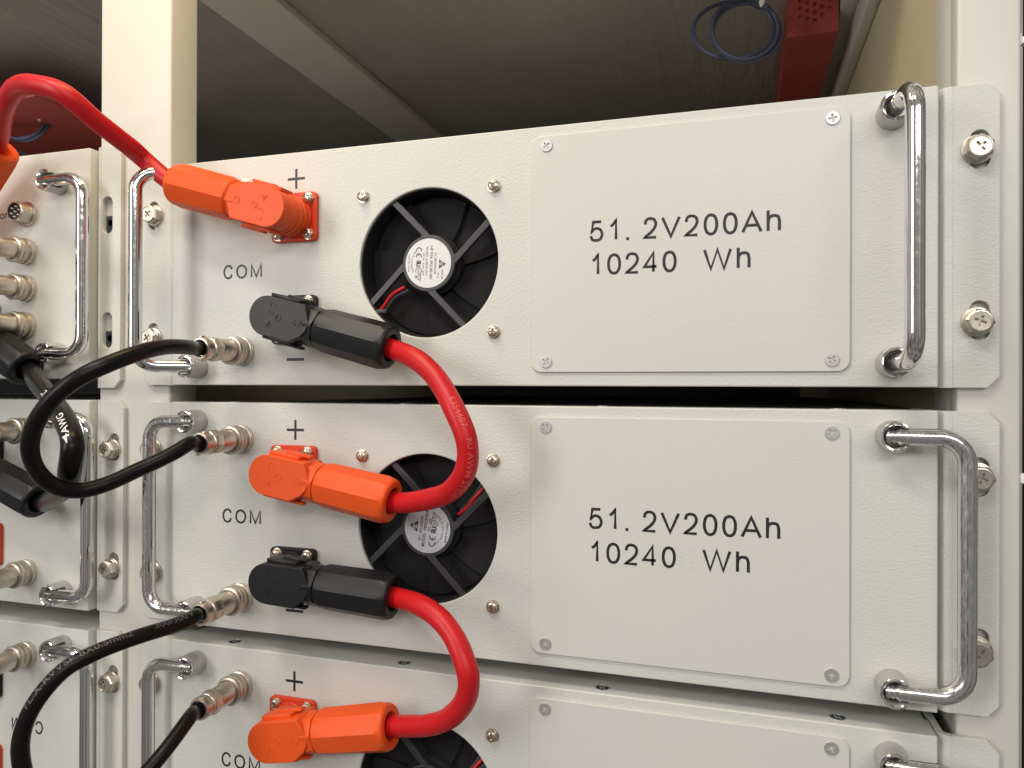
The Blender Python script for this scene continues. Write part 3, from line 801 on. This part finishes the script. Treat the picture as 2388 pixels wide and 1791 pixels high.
pc = thing('power_cable', 'thick black cable printed 4AWG hanging between two black plugs at the left edge', 'cable', group='black power cables')
a0, a1, a2 = plug(pc, -168.5, -96.0, -29.5, 'b')
c0, c1, c2 = plug(pc, -162.0, -194.9, -20.5, 'b')
o, path = cable('cable_sheath', [a0, a1, (-59.1, -48.0, -141.7), (-16.6, -72.0, -154.0), (15.0, -92.0, -165.5), (27.8, -100.0, -176.5), (20.0, -94.0, -189.6), (-4.6, -76.0, -201.6), (-45.7, -48.0, -212.9), c1, c0], 5.6, rubber, pc, 12)
link('cable_print', text_on_tube('cable_print', '200\u00b0C', path, 5.6, s_at(path, (-11.6, -75.0, -155.6)), 5.2, -38, whitep, 1.15, flip=True, fat=.04), o)
link('cable_print', text_on_tube('cable_print', '4AWG', path, 5.6, s_at(path, (27.5, -100.0, -175.5)), 5.2, -42, whitep, 1.5, flip=True, fat=.05), o)

# ------------------------------------------------------------------ signal cables
RS = 4.1
def sig_conn(root, x, z, tilt=(0, 0)):
    link('signal_connector', CONN, root, (x, 0, z), (0, random.uniform(-.2, .2), 0))
    return Vector((x, -34, z)), Vector((x, -41, z))
sc = thing('signal_cable', 'black signal cable making a full loop at left between the upper and middle modules', 'cable', group='black signal cables with metal connectors')
a0, a1 = sig_conn(sc, 54.2, -122.6)
c0, c1 = sig_conn(sc, 54.2, -178.1)
cable('cable_sheath', [a0, a1, (63.3, -58.0, -122.9), (67.5, -80.0, -124.5), (68.8, -100.0, -128.1), (64.6, -114.0, -134.0), (55.0, -122.0, -141.7), (43.3, -126.0, -151.9), (32.8, -126.0, -164.5), (26.1, -122.0, -177.1), (22.4, -114.0, -188.4), (22.8, -104.0, -196.3), (27.3, -94.0, -198.9), (35.2, -84.0, -196.5), (43.4, -72.0, -190.0), (52.4, -60.0, -182.6), (56.7, -50.0, -177.6), c1, c0], RS, rubber, sc, 10)
sc = thing('signal_cable', 'black signal cable with RVVSP 8X0.5mm2 print arching out of the lower left corner', 'cable', group='black signal cables with metal connectors')
a0, a1 = sig_conn(sc, 54.2, -277.7)
c0, c1 = sig_conn(sc, 54.2, -333.1)
o, path = cable('cable_sheath', [a0, a1, (58.1, -46.0, -276.0), (54.7, -62.0, -277.5), (47.3, -80.0, -278.9), (39.8, -96.0, -281.1), (32.1, -108.0, -286.8), (24.3, -116.0, -299.1), (17.4, -118.0, -316.1), (16.4, -118.0, -333.2), (23.8, -116.0, -354.1), (38.9, -110.0, -365.4), (49.2, -98.0, -361.8), (57.2, -84.0, -349.2), (61.4, -70.0, -338.4), (61.5, -54.0, -330.6), c1, c0], RS, rubber, sc, 12)
link('cable_print', text_on_tube('cable_print', 'FL X RVVSP 8X0.5mm2', path, RS, s_at(path, (22.8, -117.0, -303.1)), 5.0, -22, greyp, 1.1, flip=True), o)
link('cable_print', text_on_tube('cable_print', '300/300V', path, RS, s_at(path, (49.1, -70.0, -278.8)), 5.4, -22, greyp, 1.1, flip=True), o)
for k, (z, lb) in enumerate(((-50.6, 'topmost of three nickel connectors at the left edge, right below the bare pin socket'), (-76.4, 'middle one of three nickel connectors at the left edge'), (-102.3, 'lowest of three nickel connectors at the left edge, above the black plug'))):
    s_ = thing('signal_cable', lb, 'cable', group='black signal cables with metal connectors')
    a0, a1 = sig_conn(s_, -124.8, z)
    cable('cable_sheath', [a0, a1, a1+Vector((-6, -16, -4)), a1+Vector((-30, -30, -22)), a1+Vector((-70, -30, -50)), a1+Vector((-120, -20, -70))], RS, rubber, s_, 8)
s_ = thing('signal_cable', 'nickel connector at the left edge of the middle left module, behind the cable loop', 'cable', group='black signal cables with metal connectors')
a0, a1 = sig_conn(s_, -123.2, -176.2)
cable('cable_sheath', [a0, a1, a1+Vector((-6, -16, -2)), a1+Vector((-34, -30, -6)), a1+Vector((-80, -26, 10)), a1+Vector((-120, -20, 40))], RS, rubber, s_, 8)
s_ = thing('signal_cable', 'pair of nickel connectors at the lower left edge joined by a cable outside the photo', 'cable', group='black signal cables with metal connectors')
a0, a1 = sig_conn(s_, -123.2, -275.8); c0, c1 = sig_conn(s_, -123.2, -333.3)
cable('cable_sheath', [a0, a1, a1+Vector((-5, -16, 0)), a1+Vector((-40, -35, -8)), a1+Vector((-70, -35, -30)), c1+Vector((-40, -35, 6)), c1+Vector((-5, -16, 0)), c1, c0], RS, rubber, s_, 8)

# ------------------------------------------------------------------ rack posts
lp = thing('rack_post', 'cream painted steel post between the left and right racks, warmly lit at its top', 'post', (-37.4, 6.5, -700))
def post_front(x0, x1, z0, z1): return MB().bbox((x0, 0, z0), (x1, 25.5, z1), 1.6, seg=3).mesh('post', postm)
link('post_channel', post_front(-29.7, 29.6, 0, 1000), lp)
link('post_web', MB().box((-6, 25.6, 2), (6, 520, 610)).mesh('post_web', postm, False), lp)
rp = thing('rack_post', 'grey painted steel post at the right edge behind the right mounting ears', 'post', (468, 6.5, -700))
link('post_channel', MB().bbox((-13.4, 0, 0), (13.4, 13.5, 1000), 1.8, seg=3).mesh('post_channel', postm), rp)
link('post_flange', MB().bbox((-13.0, 13.6, 0), (-9.5, 44, 1000), .8).mesh('post_flange', postm), rp)
tie = thing('cable_tie', 'small white tie at the right edge beside the upper mounting ear', 'tie', (483.0, 10.0, 20.3))
link('strap', MB().bbox((-3, -2, -1.7), (14, 3, 1.7), .8).mesh('strap', whitep), tie)
link('strap_head', MB().bbox((-3.6, -2.6, -2.6), (-1.2, 3.2, 3.2), .6).mesh('strap_head', whitep), tie)
tie2 = thing('cable_tie', 'small white tie at the right edge beside the worn handle of the middle module', 'tie', (483.6, 10.0, -187.0))
link('strap', MB().bbox((-5, -2, -2.4), (14, 3, 2.4), .9).mesh('strap', whitep), tie2)

# ------------------------------------------------------------------ cabinet interior (setting)
structure('ceiling', MB().box((-2600, 60, 200), (520, 1000, 204)).mesh('ceiling', film, False))
structure('back_wall', MB().box((-2600, 1000, -800), (520, 1004, 204)).mesh('back_wall', darkm, False))
structure('side_wall', MB().box((458.6, 50, -700), (462, 1000, 199.5)).mesh('side_wall', wallm, False))
structure('floor', MB().box((-2600, 40, -804), (520, 1000, -800)).mesh('floor', darkm, False))
structure('dark_gap_sheet', MB().box((500, 60, -800), (620, 64, 500)).mesh('dark_gap_sheet', darkm, False))  # added near-black sheet standing in for the dark gap beyond the right post
r2 = thing('wall_rail', 'pale rail in the corner between dark ceiling and right cabinet wall', 'rail', (458.4, 60, 184))
link('rail_profile', MB().bbox((-20, 0, 0), (0, 900, 15), 1.5).mesh('rail_profile', beamm), r2)
rl = thing('wall_rail', 'long dull rail running back along the right inner cabinet wall', 'rail', (458.4, 60, 154))
link('rail_profile', MB().bbox((-9, 0, 0), (0, 900, 24), 1.5).mesh('rail_profile', beamm), rl)
cb = thing('ceiling_beam', 'broad grey strip crossing the dark cabinet ceiling above the orange plug', 'beam', (-66, 100, 192))
link('beam_profile', MB().bbox((-31, 0, 0), (33, 880, 7.5), 1.0).mesh('beam_profile', beamm), cb)
rb = thing('red_box', 'dark red perforated metal box under the cabinet ceiling at top right', 'box', (395, 300, 166), group='red boxes inside the cabinet')
rbm = sheet('housing', [[(0, 0), (42, 0), (42, 33.8), (0, 33.8)]]+[circ(a, b, 1.9, 16) for a, b in ((11, 23.8), (11, 16.8), (11, 30.8), (17, 28.2), (17, 21.2), (17, 14.3), (23, 26), (23, 19), (23, 12), (29, 23.2), (29, 16.4), (29, 30.2), (34.8, 21), (34.8, 28))], 2, redbox, 0, y=0)
link('perforated_front', rbm, rb)
link('housing', MB().box((0.1, 2.1, 0.05), (41.9, 650, 33.7)).mesh('housing', redbox, False), rb)
rb2 = thing('red_box', 'dark red box deep inside the left rack, seen under the arching red cable', 'box', (-500, 170, 146), group='red boxes inside the cabinet')
link('housing', MB().bbox((0, 0, 0), (175, 230, 12), 1).mesh('housing', redbox), rb2)
def coil(label, c, r, tilt, tagp):
    t = thing('cable_coil', label, 'cable coil', c, group='blue cable coils')
    for k, (rx, rz, dx, dz) in enumerate(((r*1.0, r*1.05, 0, 0), (r*1.03, r*1.02, 1.5, -2), (r*1.25, r*1.0, -9, 3))):
        mb = MB(); pts = [Vector((dx+rx*math.cos(a), 9*math.sin(a+1)+k*3, dz+rz*math.sin(a))) for a in [2*PI*i/40 for i in range(41)]]
        tube(mb, pts, 1.7, 8); link('cable_turn', mb.mesh('cable_turn', bluec), t)
    g = MB(); tube(g, [Vector((tagp[0], -4, tagp[1]+8)), Vector((tagp[0]-1, -4, tagp[1]+3)), Vector((tagp[0]-3, -4, tagp[1]-3)), Vector((tagp[0]-3.5, -4, tagp[1]-6))], 2.0, 10, rf=lambda u: .7+2.0*math.sin(PI*min(1, u*.9+.1)))
    link('tag', g.mesh('tag', gold), t)
coil('coiled thin blue cable with a white tag hanging inside the cabinet at top right', (358.6, 240, 151), 26, 0, (16, 20))
coil('blue cable coil in the dark left rack, seen under the arching red cable', (-405, 225, 150), 22, 0, (30, 0))
